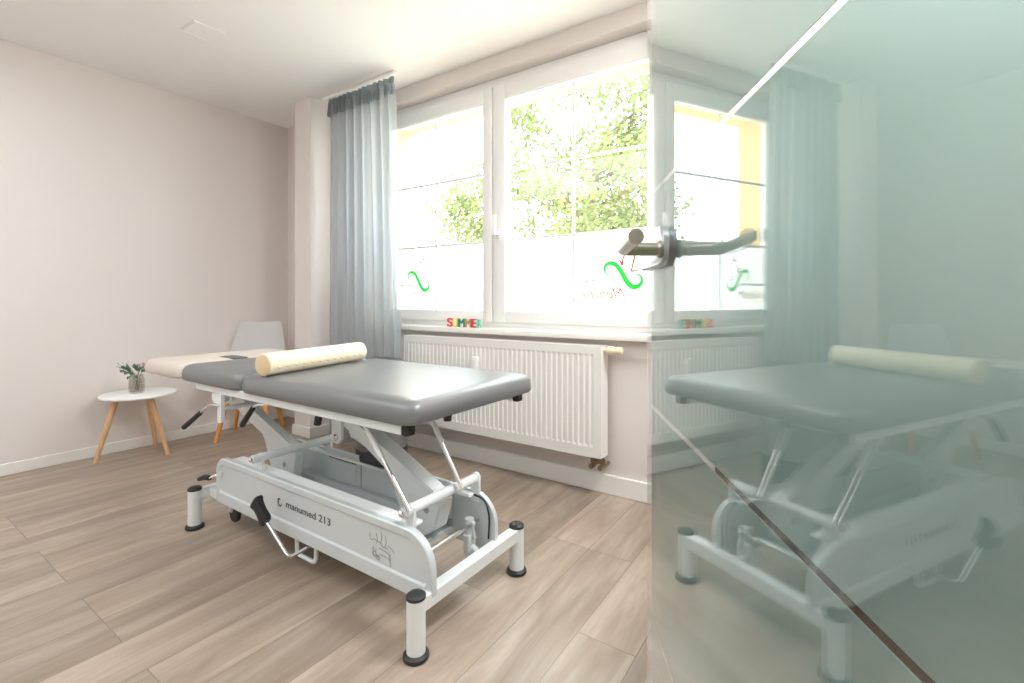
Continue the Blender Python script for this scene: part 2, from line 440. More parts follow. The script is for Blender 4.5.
# front panel: trapezoid ribs between flat rims
def ribbed(bm, y):
    n = 42; rows = []
    zs = [(RZ0, 0), (RZ0 + .05, 0), (RZ0 + .062, 1), (RZ1 - .052, 1), (RZ1 - .04, 0), (RZ1, 0)]
    xs = [(RX0, 0), (RX0 + .035, 0)]; pitch = (RX1 - RX0 - .07) / n
    for i in range(n):
        x = RX0 + .035 + i * pitch
        xs += [(x + pitch * .12, 0), (x + pitch * .28, 1), (x + pitch * .72, 1), (x + pitch * .88, 0)]
    xs += [(RX1 - .035, 0), (RX1, 0)]
    g = [[bm.verts.new((x, y + .0045 * a * c, z)) for x, a in xs] for z, c in zs]
    for j in range(len(zs) - 1):
        for i in range(len(xs) - 1):
            bm.faces.new((g[j][i], g[j][i + 1], g[j + 1][i + 1], g[j + 1][i]))
ribbed(bm, 2.22)
obj('front_panel', bm, 'radiator', rad, True, 20)
obj('back_panel', mk(box, (RX0 + .01, 2.29, RZ0 + .01), (RX1 - .01, 2.3, RZ1 - .01)), 'radiator', rad)
for x0, x1 in ((RX0 - .001, RX0 + .004), (RX1 - .004, RX1 + .001)):
    bm = bmesh.new(); box(bm, (x0, 2.218, RZ0), (x1, 2.305, RZ1), .001, 1); box(bm, (x0 - .001, 2.25, RZ0 + .03), (x1 + .001, 2.27, RZ0 + .05), .001, 1)
    obj('side_cover', bm, 'radiator', rad)
bm = bmesh.new()
for i in range(90):
    x = RX0 + .01 + i * (RX1 - RX0 - .02) / 90; box(bm, (x, 2.228, RZ1 - .004), (x + .006, 2.298, RZ1))
for y in (2.222, 2.258, 2.295): box(bm, (RX0, y, RZ1 - .006), (RX1, y + .006, RZ1 + .001))
obj('top_grille', bm, 'radiator', rad, False)
b = bmesh.new(); box(b, (-1.775, 2.188, .555), (-1.737, 2.2195, .668), .005, 2); box(b, (-1.768, 2.186, .645), (-1.744, 2.189, .656), .001, 1)
obj('heat_meter', b, 'upvc', rad)['label'] = 'slim white meter clipped to the radiator ribs'
v = obj('thermostat_valve', mk(lathe, [(0, -.022), (.011, -.022), (.011, .004), (.019, .006), (.021, .012), (.021, .03), (.018, .036), (.0185, .075), (.016, .081), (0, .082)], (-.96, 2.26, .748), 24, (1, 0, 0), 12, .02), 'ivory', rad)
v['label'] = 'ivory thermostat knob at the top right corner'
bm = bmesh.new()
for x in (-1.035, -.985):
    tube(bm, [(x, 2.262, .21), (x, 2.262, .15)], .010, 12); lathe(bm, [(0, 0), (.016, 0), (.016, .024), (0, .024)], (x, 2.262, .172), 6)
    tube(bm, [(x, 2.262, .158), (x, YW - .001, .158)], .009, 12); lathe(bm, [(0, -.03), (.013, -.03), (.014, 0), (0, .004)], (x, 2.262, .158), 12, (0, 1, 0))
box(bm, (-1.035, 2.252, .172), (-.985, 2.272, .190), .003, 1)
obj('pipe_connector', bm, 'brass', rad)['label'] = 'dull brass valve block below the radiator'
for x in (-2.2, -1.15): obj('bracket', mk(box, (x, 2.3, .3), (x + .03, YW - .0005, .7)), 'radiator', rad)

# ------------------------------------------------------------------ curtain and rail
rail = tag(obj('curtain_rail', mk(box, (-3.12, 2.125, ZC - .018), (-2.365, 2.155, ZC), .003, 1), 'upvc'), 'short white curtain rail fixed to the ceiling above the sheer curtain', 'curtain rail')
cur = thing('curtain', 'sheer blue grey curtain hanging at the left side of the window', 'curtain', (-2.7, 2.14, 0))
def drape(bm, zt, zb, amp, nf, xl, xrt, xrb, nz, seed, phase=0., yc=2.14):
    R = random.Random(seed); nx = nf * 14; rows = []
    fr = [R.uniform(.75, 1.3) for _ in range(nf + 2)]
    for j in range(nz + 1):
        v = j / nz; z = zt + (zb - zt) * v; xr = xrt + (xrb - xrt) * v ** .6; row = []
        for i in range(nx + 1):
            u = i / nx; s = u * nf; k = int(s); a = fr[k] * (1 - (s - k)) + fr[k + 1] * (s - k)
            ph = 2 * PI * s + phase + .5 * math.sin(3 * u + 2.2 * v)
            y = yc + amp * a * (math.sin(ph) + .28 * math.sin(2.3 * ph + 1.7 * v)) * (.8 + .35 * v)
            x = xl + (xr - xl) * u + .011 * math.cos(ph) * a
            row.append(bm.verts.new((x, y, z)))
        rows.append(row)
    for j in range(nz):
        for i in range(nx):
            bm.faces.new((rows[j][i], rows[j][i + 1], rows[j + 1][i + 1], rows[j + 1][i]))
obj('voile', mk(drape, 2.40, .02, .028, 8, -3.06, -2.385, -2.292, 30, 3), 'curtain', cur, True, 180)
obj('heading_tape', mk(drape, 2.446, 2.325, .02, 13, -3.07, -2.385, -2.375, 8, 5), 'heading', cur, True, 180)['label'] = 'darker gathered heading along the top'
for i in range(12):
    x = -3.05 + i * .0615; obj('glider', mk(tube, [(x, 2.14, ZC - .018), (x, 2.14, 2.452)], .003, 6), 'upvc', cur)

# ------------------------------------------------------------------ wooden letters on the sill
x = -2.092
for ch, c, wd, lab in (('S', 'red', .047, 'pink red wooden letter S, first letter of the word on the sill'), ('U', 'yellow', .047, 'yellow wooden letter U standing after the letter S on the sill'),
                       ('M', 'green', .056, 'dark green wooden letter M standing after the yellow letter U'), ('M', 'brown', .050, 'light brown wooden letter M between the green M and the red E'),
                       ('E', 'crimson', .044, 'red wooden letter E standing second to last on the sill'), ('R', 'mint', .046, 'mint green wooden letter R, last letter of the word on the sill')):
    bm = fit_text(text_mesh(ch, .07, extrude=.006, bevel=.0006), x, x + wd - .003, .8285, .054, 2.335, ref=None)
    z0 = min(v.co.z for v in bm.verts)
    for v in bm.verts: v.co.z += .8285 - z0
    o = obj('sill_letter', bm, 'letter_' + c, None, False)
    tag(o, lab, 'letter', 'coloured wooden letters on the window sill'); x += wd

# ------------------------------------------------------------------ treatment table
bed = thing('treatment_table', 'grey padded treatment table on a silver grey lifting frame', 'treatment table', (-1.65, 1.22, 0))
obj('main_cushion', mk(cushion, -1.898, -.968, .925, 1.59, .646, .718, .05), 'vinyl', bed)
obj('middle_cushion', mk(cushion, -2.418, -1.904, .925, 1.58, .646, .718, .05), 'vinyl', bed)
hc = obj('head_cushion', mk(cushion, -2.845, -2.424, .93, 1.575, .643, .714, .06), 'beigevinyl', bed); hc['label'] = 'beige padded head section'
obj('face_slot', mk(lambda bm: loft(bm, [[(x, y, z) for x, y in rrect(-2.60, -2.43, 1.17, 1.25, .035, 6)] for z in (.70, .7146)])), 'hole', hc)['label'] = 'dark face slot in the head section'
# upper frame
bm = bmesh.new()
for y in (.945, 1.505): box(bm, (-2.29, y, .617), (-1.022, y + .032, .648), .003, 1)
for xx in (-2.285, -1.93, -1.60, -1.10): box(bm, (xx, .977, .620), (xx + .035, 1.505, .646), .003, 1)
for y in (1.10, 1.27): box(bm, (-2.75, y, .622), (-2.25, y + .025, .645), .003, 1)
obj('upper_frame', bm, 'frame2', bed)
for y in (.945, 1.505): obj('end_cap', mk(box, (-1.0225, y - .001, .616), (-.995, y + .033, .649), .004, 1), 'black', bed)['label'] = 'black end cap of the upper rail'
for x, y in ((-.985, 1.10),): obj('buffer', mk(lathe, [(0, .632), (.012, .632), (.014, .65), (0, .65)], (x, y, 0), 12), 'black', bed)
# lifting arms (box section with cheek plates)
def arm(poly, y0, y1):
    bm = bmesh.new(); prism_xz(bm, poly, y0, y1)
    bmesh.ops.bevel(bm, geom=bm.edges[:], offset=.005, segments=2, affect='EDGES'); return bm
RA = [(-1.76, .616), (-1.70, .592), (-1.487, .496), (-1.317, .423), (-1.152, .352), (-1.104, .313), (-1.134, .216), (-1.198, .173), (-1.285, .225), (-1.3275, .288), (-1.338, .365), (-1.547, .468), (-1.76, .55)]
LA = [(-2.57, .48), (-2.56, .565), (-2.47, .555), (-2.377, .492), (-1.975, .362), (-1.95, .325), (-1.972, .24), (-1.985, .173), (-2.13, .173), (-2.2, .34), (-2.223, .379), (-2.447, .462)]
for P in (RA, LA):
    ya, yb = (1.20, 1.265) if P is RA else (1.20, 1.24)
    a = obj('lifting_arm', arm(P, ya, yb), 'frame2', bed, False)
    cx, cz = (-1.17, .28) if P is RA else (-2.04, .27)
    for y, s in ((ya, -1), (yb, 1)):
        obj('pivot_bolt', mk(lathe, [(0, -.004), (.012, -.004), (.012, .005), (.007, .008), (0, .008)], (cx, y, cz), 16, (0, s, 0)), 'chrome', a)
# bracket that holds the upper end of the right arm
bm = bmesh.new()
for y in (1.185, 1.268):
    prism_xz(bm, [(-1.68, .62), (-1.62, .62), (-1.62, .45), (-1.635, .43), (-1.665, .43), (-1.68, .45)], y, y + .012)
box(bm, (-1.66, 1.197, .575), (-1.625, 1.27, .60), .003, 1)
br = obj('arm_bracket', bm, 'frame2', bed)
obj('pivot_bolt', mk(lathe, [(0, 0), (.014, 0), (.014, .006), (.008, .012), (0, .012)], (-1.65, 1.185, .455), 16, (0, -1, 0)), 'chrome', br)
kn = bmesh.new(); tube(kn, bend([(-1.66, 1.16, .60), (-1.71, 1.16, .60), (-1.73, 1.155, .50)], .02), [.012] * 2 + [.014] * 4 + [.015] * (len(bend([(0, 0, 0), (1, 0, 0), (1, 1, 0)], .02)) - 6), 10)
obj('clamp_knob', kn, 'black', bed)
# struts
for y, a, b_ in ((1.0, (-1.262, .622), (-1.045, .378)), (1.22, (-1.19, .622), (-1.03, .378))):
    s = obj('strut', mk(tube, [(a[0], y, a[1]), (b_[0], y, b_[1])], .0075, 12), 'chrome', bed)
    obj('strut_sleeve', mk(tube, [(a[0], y, a[1]), (a[0] + (b_[0] - a[0]) * .45, y, a[1] + (b_[1] - a[1]) * .45)], .0095, 12), 'frame2', s)
# side panels with an embossed field
def panel(bm, y, dirn, x0, x1):
    z0, z1 = .127, .322; rs = (.012, .03, .105, .062)
    o = rrect(x0, x1, z0, z1, rs, 8); o2 = rrect(x0 + .004, x1 - .004, z0 + .004, z1 - .004, (.01, .027, .1, .058), 8)
    r1 = rrect(x0 + .024, x1 - .020, z0 + .046, z1 - .024, (.01, .015, .085, .042), 8)
    r2 = rrect(x0 + .030, x1 - .026, z0 + .052, z1 - .030, (.008, .012, .08, .038), 8)
    P = lambda l, d: [(x, y + dirn * d, z) for x, z in l]
    loft(bm, [P(o, .022), P(o, .004), P(o2, 0), P(r1, 0), P(r2, .006)])
    # inward top flange
near = obj('side_panel', mk(panel, 1.0, 1, -2.233, -.957), 'frame', bed)
far = obj('side_panel', mk(panel, 1.36, -1, -2.233, -.980), 'frame', bed)
for p, y, dirn in ((near, 1.0, 1), (far, 1.36, -1)):
    a, b = y + dirn * .02, y + dirn * (.082 if dirn > 0 else .05)
    obj('flange', mk(box, (-2.16, min(a, b), .304), (-1.07, max(a, b), .316), .003, 1), 'flange', p)
YP = 1.0053
obj('lettering', fit_text(text_mesh('manumed 213', .04, extrude=.0005), -1.70, -1.432, .2285, .025, YP, ref=None), 'ink', near, False)
bm = bmesh.new()
arc = lambda cx, cz, r, a0, a1, n=9, sx=1.: [(cx + sx * r * math.cos(math.radians(a0 + (a1 - a0) * i / (n - 1))), cz + r * math.sin(math.radians(a0 + (a1 - a0) * i / (n - 1)))) for i in range(n)]
ribbon(bm, arc(-1.742, .236, .012, 130, 350), [.002, .004, .005, .005, .005, .005, .005, .004, .002], YP)
ribbon(bm, arc(-1.747, .243, .007, 20, 250), [.002, .003, .004, .004, .005, .004, .004, .003, .002], YP)
obj('emblem', bm, 'ink', near, False)
bm = bmesh.new(); X0, Z0 = -1.228, .185
def st(L, w=.0022): ribbon(bm, [(X0 + a * .001, Z0 + b * .001) for a, b in L], [w] * len(L), YP)
st([(0, 78), (2, 60), (10, 58), (22, 66)]); st([(30, 84), (36, 66), (30, 52)]); st([(20, 62), (48, 60), (60, 50), (84, 50)]); st([(52, 92), (56, 74), (50, 62)]); st([(72, 86), (76, 66), (70, 52)]); st([(84, 60), (104, 52), (112, 44)])
st([(16, 40), (16, 16), (30, 10)]); st([(30, 36), (30, 18), (44, 14)]); st([(44, 40), (60, 40), (90, 34), (96, 34)]); st([(48, 22), (76, 22), (96, 16)]); st([(92, 34), (94, 10), (96, -2)])
st(arc(22, 18, 8, 0, 360, 10)); st(arc(38, 10, 7, 0, 360, 10))
obj('pictogram', bm, 'ink2', near, False)
# tray and housing between the panels
bm = bmesh.new(); box(bm, (-2.22, 1.022, .150), (-1.17, 1.338, .172), .003, 1); box(bm, (-2.12, 1.30, .172), (-1.20, 1.338, .20), .003, 1)
obj('base_tray', bm, 'frame', bed)
bm = bmesh.new(); box(bm, (-1.94, 1.322, .20), (-1.17, 1.337, .335), .004, 1); box(bm, (-1.90, 1.318, .22), (-1.70, 1.3225, .295), .002, 1); box(bm, (-1.66, 1.318, .21), (-1.22, 1.3225, .305), .002, 1)
ic = obj('inner_cover', bm, 'frame', bed)
bm = bmesh.new()
for L in ([(-1.885, .30), (-1.70, .30)], [(-1.65, .307), (-1.23, .307)], [(-1.225, .31), (-1.225, .215)], [(-1.665, .33), (-1.665, .21)]):
    ribbon(bm, L, [.0035, .0035], 1.3175)
obj('cover_gap', bm, 'ink', ic, False)
bm = bmesh.new(); box(bm, (-1.60, 1.25, .345), (-1.40, 1.32, .385), .012, 2)
obj('drive_motor', bm, 'black', bed)
obj('actuator', mk(tube, [(-1.66, 1.29, .44), (-1.34, 1.29, .345)], [.02, .02], 14), 'frame2', bed)
# cross tubes with end tabs
for x in (-1.92, -1.068):
    t = obj('cross_tube', mk(tube, [(x, .995, .367), (x, 1.345, .367)], .0165, 18), 'frame2', bed)
    for y, yb in ((1.0225, 1.034), (1.336, 1.348)):
        prism = bmesh.new(); prism_xz(prism, rrect(x - .017, x + .017, .285, .386, (.002, .002, .016, .016), 5), y, yb)
        tb = obj('tab', prism, 'frame2', t)
    obj('bolt', mk(lathe, [(0, 0), (.010, 0), (.010, .006), (.005, .010), (0, .010)], (x, .992, .367), 6, (0, -1, 0)), 'chrome', t)
# end bars and feet
for x in (-2.336, -.977):
    e = obj('foot_bar', mk(box, (x - .019, .972, .122), (x + .019, 1.468, .168), .004, 1), 'frame2', bed)
    if x < -2: obj('bar_stub', mk(box, (x, 1.012, .124), (-2.2, 1.05, .162), .003, 1), 'frame2', e); obj('bar_stub', mk(box, (x, 1.32, .124), (-2.2, 1.35, .162), .003, 1), 'frame2', e)
    for y in (.96, 1.468):
        f = obj('foot', mk(lathe, [(0, .012), (.0265, .012), (.0265, .168), (0, .168)], (x, y, 0), 28), 'frame2', bed)
        obj('foot_cap', mk(lathe, [(0, .167), (.0275, .167), (.0275, .175), (.02, .181), (0, .183)], (x, y, 0), 28), 'black', f)['label'] = 'black cap on the foot post'
        obj('floor_pad', mk(lathe, [(0, 0), (.034, 0), (.037, .004), (.036, .012), (.029, .018), (0, .018)], (x, y, 0), 28), 'black', f)['label'] = 'black rubber floor pad'
# castors, lifted off their load
for x, y in ((-1.055, 1.29), (-2.2, 1.06), (-2.2, 1.29)):
    bm = bmesh.new(); h = .125 if x > -2 else .06; tube(bm, [(x, y, .12 + h), (x, y, h + .06)], .016, 12); box(bm, (x - .014, y - .020, h + .012), (x + .014, y + .020, h + .07), .004, 1)
    c = obj('castor', bm, 'frame', bed)
    obj('castor_wheel', mk(lathe, [(0, -.011), (.028, -.011), (.033, -.006), (.033, .006), (.028, .011), (0, .011)], (x + .012, y, h), 24, (0, 1, 0)), 'frame' if x > -2 else 'black', c)
sh = obj('castor_shaft', mk(tube, [(-.99, 1.018, .262), (-1.053, 1.338, .223)], .0075, 12), 'chrome', bed)
bm = bmesh.new(); lathe(bm, [(0, -.008), (.011, -.008), (.011, .008), (0, .008)], (-1.043, 1.288, .229), 14, (-.06, .32, -.04)); tube(bm, [(-1.043, 1.288, .229), (-1.035, 1.295, .18)], .006, 8)
obj('link', bm, 'frame', sh)
bm = bmesh.new(); tube(bm, bend([(-1.08, 1.333, .31), (-1.02, 1.333, .305), (-1.0, 1.333, .25), (-1.005, 1.333, .17)], .04), .003, 8)
obj('cable', bm, 'black', bed)
# foot pedal and loop
pr = obj('pedal_rod', mk(tube, bend([(-1.71, .928, .216), (-1.553, .928, .118), (-1.565, 1.06, .122), (-1.565, 1.10, .15)], .022), .0062, 12), 'chrome', bed)
bm = bmesh.new()
d = Vector((-.757, 0, .654)).normalized(); up = Vector((d.z, 0, -d.x)); c0 = Vector((-1.698, .928, .206))
loops = []
for t, hw, ht in ((-.004, .020, .012), (.006, .027, .016), (.04, .023, .014), (.068, .025, .015), (.084, .032, .018), (.09, .029, .014)):
    c = c0 + d * t
    loops.append([tuple(c + up * a * hw + Vector((0, b * ht, 0))) for a, b in ((-1, -.6), (-.6, -1), (.6, -1), (1, -.6), (1, .6), (.6, 1), (-.6, 1), (-1, .6))])
loft(bm, loops)
obj('pedal_pad', bm, 'black', pr)['label'] = 'black waisted rubber pad of the foot pedal'
obj('foot_loop', mk(tube, bend([(-1.67, 1.03, .15), (-1.67, 1.03, .055), (-1.55, 1.03, .055), (-1.55, 1.03, .15)], .025), .0075, 12), 'frame2', bed)
bm = bmesh.new(); tube(bm, bend([(-2.215, 1.03, .235), (-2.245, 1.0, .235), (-2.27, .985, .222)], .015), .006, 10)
lv = obj('brake_lever', bm, 'chrome', bed)
obj('brake_grip', mk(tube, [(-2.262, .988, .226), (-2.30, .985, .222), (-2.345, .98, .205)], [.011, .012, .008], 12), 'black', lv)
bm = bmesh.new(); tube(bm, [(-2.215, 1.012, .13), (-2.215, 1.012, .262)], .006, 10); tube(bm, [(-2.215, 1.012, .255), (-2.17, .992, .258)], .006, 10)
obj('lever_link', bm, 'frame', bed)
# adjusting levers below the middle section
bm = bmesh.new()
prism_xz(bm, rrect(-2.076, -2.046, .505, .618, (.012, .012, .002, .002), 4), .935, .95); prism_xz(bm, rrect(-2.17, -2.10, .572, .618, (.025, .02, .002, .002), 5), .955, .995)
tube(bm, [(-2.06, .94, .56), (-2.06, 1.10, .56)], .010, 10); box(bm, (-2.075, 1.09, .545), (-2.045, 1.11, .622), .003, 1)
obj('hinge_bracket', bm, 'frame2', bed)
bm = bmesh.new()
for y in (1.185, 1.242): prism_xz(bm, [(-2.57, .60), (-2.47, .60), (-2.485, .50), (-2.53, .485), (-2.56, .50)], y, y + .012)
box(bm, (-2.60, 1.17, .598), (-2.44, 1.27, .625), .003, 1)
obj('arm_bracket', bm, 'frame2', bed)
for rod, grip in (([(-2.05, .932, .575), (-2.09, .915, .58), (-2.155, .90, .535)], [(-2.145, .902, .541), (-2.29, .90, .462)]), ([(-1.735, .955, .618), (-1.775, .93, .612), (-1.80, .93, .594)], [(-1.79, .93, .60), (-1.868, .93, .527)])):
    l = obj('adjusting_lever', mk(tube, bend(rod, .03), .0045, 10), 'chrome', bed)
    obj('grip', mk(tube, [grip[0], grip[1]], [.0095, .011], 12), 'black', l)['label'] = 'black hand grip of the lever'

# ------------------------------------------------------------------ bolster across the table
bo = thing('bolster', 'cream roll bolster lying across the grey treatment table', 'bolster', (-1.77, 1.19, .722))
A_ = Vector((-1.752, .945, .7605)); B_ = Vector((-1.86, 1.465, .7605)); ax = B_ - A_; Ln = ax.length
obj('roll', mk(lathe, [(.038, 0), (.0415, .003), (.0425, .01), (.0425, Ln - .01), (.0415, Ln - .003), (.038, Ln)], A_, 40, ax), 'bolster', bo)
for c, s in ((A_, -1), (B_, 1)):
    obj('end_disc', mk(lathe, [(0, .003), (.03, .0025), (.0385, 0), (.0385, -.004), (0, -.004)], c, 32, ax * s), 'bolster_end', bo)
bm = bmesh.new(); a, b = frame_of(ax.normalized())
side = Vector((1, .18, 0)).normalized()
for i in range(12):
    c = A_ + ax * ((i + .7) / 13); p = c + side * .0415 + Vector((0, 0, -.009)); q = p + ax.normalized() * .020
    tube(bm, [p, (p + q) / 2 + side * .002 - Vector((0, 0, .003)), q], [.0015, .0028, .0015], 6)
obj('seam_stitches', bm, 'bolster_end', bo)

# ------------------------------------------------------------------ chair in the corner
ch = thing('chair', 'white plastic shell chair with wooden legs in the room corner', 'chair', (-3.60, 1.86, 0))
fx = Vector((math.sqrt(.5), -math.sqrt(.5), 0)); sx = Vector((math.sqrt(.5), math.sqrt(.5), 0)); O = Vector((-3.60, 1.86, 0))
L2W = lambda f, s, z: O + fx * f + sx * s + Vector((0, 0, z))
def shell(bm):
    # (forward, height, half width, curl) from the front lip up the back
    pr = [(.23, .405, .165, .0), (.215, .425, .20, .004), (.12, .43, .225, .025), (0, .42, .232, .045), (-.10, .425, .23, .055), (-.155, .455, .226, .06), (-.185, .52, .218, .055), (-.20, .60, .20, .045), (-.212, .68, .182, .035), (-.222, .76, .165, .028), (-.228, .815, .150, .02), (-.2285, .828, .138, .015)]
    n = 14; rows = []
    for k, (f, z, hw, cu) in enumerate(pr):
        row = []
        for i in range(n + 1):
            u = -1 + 2 * i / n; c = u * u * cu
            if k <= 4: p = L2W(f, u * hw, z + c)
            elif k >= 9: p = L2W(f + c, u * hw, z + (.008 * u * u if k >= 10 else 0))
            else: p = L2W(f + c * 1.2, u * hw, z + c * .5 * (1 if k == 5 else 0))
            row.append(bm.verts.new(p))
        rows.append(row)
    for j in range(len(pr) - 1):
        for i in range(n): bm.faces.new((rows[j][i], rows[j][i + 1], rows[j + 1][i + 1], rows[j + 1][i]))
    bmesh.ops.solidify(bm, geom=bm.faces[:], thickness=.008)
obj('seat_shell', mk(shell), 'shell', ch, True, 60)
obj('seat_pad', mk(lambda bm: loft(bm, [[tuple(L2W(y, x, z)) for x, y in rrect(-.18 + i, .18 - i, -.13 + i, .19 - i, .07, 6)] for i, z in ((.005, .438), (0, .448), (.01, .462), (.04, .468))])), 'shell', ch)
for f, s in ((.17, -.17), (.17, .17), (-.17, -.17), (-.17, .17)):
    obj('leg', mk(tube, [L2W(f * .55, s * .55, .42), L2W(f * 1.05, s * 1.05, 0)], [.021, .014], 14), 'oak', ch)
bm = bmesh.new()
for a, b in (((.1, -.1), (-.1, .1)), ((.1, .1), (-.1, -.1))): tube(bm, [L2W(a[0], a[1], .395), L2W(b[0], b[1], .395)], .012, 8)
obj('leg_cross', bm, 'oak', ch)

# ------------------------------------------------------------------ side table, vase, flowers
st_ = thing('side_table', 'small round white side table on three wooden legs', 'table', (-3.705, 1.20, 0))
obj('table_top', mk(lathe, [(0, .388), (.188, .388), (.198, .393), (.2, .399), (.198, .405), (.192, .408), (0, .408)], (-3.705, 1.20, 0), 48), 'tabletop', st_)
for top, ft in (((-3.725, 1.09), (-3.757, .995)), ((-3.635, 1.235), (-3.575, 1.315)), ((-3.79, 1.275), (-3.872, 1.352))):
    obj('leg', mk(tube, [(top[0], top[1], .39), (ft[0], ft[1], 0)], [.0185, .0125], 16), 'beech', st_)
vase = tag(obj('vase', mk(lathe, [(0, .410), (.034, .410), (.039, .415), (.041, .43), (.041, .495), (.036, .512), (.033, .522), (.036, .528), (.033, .528), (.030, .522), (.033, .51), (.037, .494), (.037, .434), (.033, .42), (0, .418)], (-3.68, 1.18, 0), 48, None, 16, .025), 'vase'), 'small smoked ribbed glass vase on the white side table', 'vase')
bq = thing('flower_bouquet', 'small bunch of eucalyptus leaves and pink blossoms in the vase', 'flowers', (-3.68, 1.18, .42))
VX = Vector((-3.68, 1.18, 0)); rt = Vector((.827, .562, 0)); fw = Vector((-.562, .827, 0))
def W(l, f, z): return VX + rt * l + fw * f + Vector((0, 0, z))
stems = [((.0, 0, .425), (-.03, 0, .54), (-.115, .0, .575)), ((.005, .01, .425), (-.02, 0, .54), (-.06, -.01, .60)), ((0, -.01, .425), (.01, 0, .55), (.022, .0, .60)), ((.01, 0, .425), (.03, 0, .55), (.105, 0, .612)), ((0, .01, .425), (.0, .01, .54), (.05, .02, .60))]
bm = bmesh.new()
for s in stems: tube(bm, bend([W(*p) for p in s], .03), .0018, 6)
obj('stems', bm, 'stem', bq)
def leaf(c, d, up, l, w):
    bm = bmesh.new(); d = d.normalized(); s = d.cross(up).normalized(); n = s.cross(d)
    mid = []; L = []; R = []
    for i in range(7):
        t = i / 6; ww = w * math.sin(PI * (t * .92 + .04)) ** .8; q = c + d * l * t + n * (.012 * math.sin(PI * t))
        L.append(bm.verts.new(q + s * ww * .5 + n * .003)); mid.append(bm.verts.new(q)); R.append(bm.verts.new(q - s * ww * .5 + n * .003))
    for i in range(6):
        bm.faces.new((L[i], L[i + 1], mid[i + 1], mid[i])); bm.faces.new((mid[i], mid[i + 1], R[i + 1], R[i]))
    bmesh.ops.solidify(bm, geom=bm.faces[:], thickness=.0008); return bm
RR = random.Random(4)
for l, f, z, dl, dz, ln, w in ((-.035, 0, .545, -.4, .9, .055, .03), (-.05, .01, .555, -.2, 1, .05, .028), (-.055, -.01, .545, -1, .1, .05, .024), (-.03, -.01, .54, -.8, -.2, .045, .026), (-.062, 0, .56, -.7, .6, .045, .024), (.005, 0, .55, .2, .9, .055, .032), (.015, -.01, .55, .7, .5, .05, .034), (.0, 0, .56, -.4, .8, .05, .028), (.02, .01, .545, .9, .1, .04, .028), (-.012, 0, .53, -.6, .1, .035, .024), (.012, -.02, .525, .3, -.5, .03, .022), (-.02, -.02, .52, -.3, -.5, .032, .022)):
    obj('leaf', leaf(W(l, f, z), rt * dl + Vector((0, 0, dz)) + fw * RR.uniform(-.3, .3), (-fw + Vector((0, 0, .4))).normalized(), ln * .85, w * .75), 'leaf', bq)
obj('leaf', leaf(W(.085, 0, .602), rt + Vector((0, 0, .35)), (-fw), .045, .014), 'stem', bq)
for l, f, z, r in ((.035, -.01, .588, .012), (.05, 0, .592, .011), (.042, .012, .60, .010)):
    bm = bmesh.new()
    for k in range(6):
        a = k * PI / 3; d = rt * math.cos(a) + Vector((0, 0, math.sin(a))); t = leaf(W(l, f, z), d - fw * .5, -fw, r * 1.3, r); me = bpy.data.meshes.new('tmp'); t.to_mesh(me); t.free(); bm.from_mesh(me); bpy.data.meshes.remove(me)
    obj('blossom', bm, 'blossom', bq)
bm = bmesh.new()
for l, z in ((-.118, .578), (-.105, .592), (-.095, .57), (-.112, .56), (-.09, .60), (-.082, .585), (-.122, .60)):
    c = W(l, RR.uniform(-.01, .01), z); lathe(bm, [(0, -.006), (.005, -.003), (.006, .001), (.004, .005), (0, .007)], c, 8)
    tube(bm, [c, W(-.075, 0, .572)], .0009, 5)
obj('bud_cluster', bm, 'leafpale', bq)

# ------------------------------------------------------------------ bin beside the curtain
bn = thing('waste_bin', 'dark grey round bin with domed black lid behind the treatment table', 'bin', (-2.25, 1.93, 0))
obj('body', mk(lathe, [(0, .06), (.142, .06), (.146, .07), (.15, .57), (0, .57)], (-2.25, 1.93, 0), 40), 'bin', bn)
obj('base_ring', mk(lathe, [(0, 0), (.150, 0), (.153, .01), (.15, .13), (.1465, .135), (0, .135)], (-2.25, 1.93, 0), 40), 'black', bn)
obj('lid', mk(lathe, [(0, .566), (.155, .566), (.155, .59), (.148, .61), (.125, .635), (.085, .65), (.04, .656), (0, .657)], (-2.25, 1.93, 0), 40), 'binlid', bn)

# ------------------------------------------------------------------ dark chest behind the door
cs = thing('chest', 'low dark brown wooden chest standing behind the frosted glass door', 'chest', (.08, 1.9, 0))
CX0, CX1, CY0, CY1, CZ = -.262, .56, 1.25, 2.31, .72
obj('carcass', mk(box, (CX0 + .01, CY0 + .012, .04), (CX1 - .01, CY1, CZ - .03), .003, 1), 'walnut', cs)
obj('top_board', mk(box, (CX0, CY0, CZ - .03), (CX1, CY1, CZ), .004, 2), 'walnut', cs)
for i in range(2):
    z0 = .06 + i * .315
    dr = obj('drawer', mk(box, (CX0 + .03, CY0 - .004, z0), (CX1 - .03, CY0 + .014, z0 + .30), .003, 1), 'walnut', cs)
    obj('pull', mk(tube, bend([(.0, CY0 - .003, z0 + .2), (.0, CY0 - .03, z0 + .2), (.16, CY0 - .03, z0 + .2), (.16, CY0 - .003, z0 + .2)], .01), .005, 8), 'black', dr)
bm = bmesh.new(); box(bm, (CX0 + .03, CY0 + .04, 0), (CX1 - .03, CY1 - .02, .042))
obj('plinth', bm, 'black', cs)

# ------------------------------------------------------------------ ceiling vent
vt = thing('ceiling_vent', 'small square white vent cover flush in the ceiling', 'vent', (-2.893, 1.23, ZC))
obj('cover_plate', mk(box, (-2.965, 1.157, ZC - .006), (-2.82, 1.303, ZC), .002, 1), 'ceiling', vt)
bm = bmesh.new()
for x in (-2.972, -2.818): box(bm, (x, 1.150, ZC - .008), (x + .006, 1.31, ZC), .001, 1)
for y in (1.150, 1.304): box(bm, (-2.972, y, ZC - .003), (-2.812, y + .006, ZC), .001, 1)
obj('rim', bm, 'trim', vt)

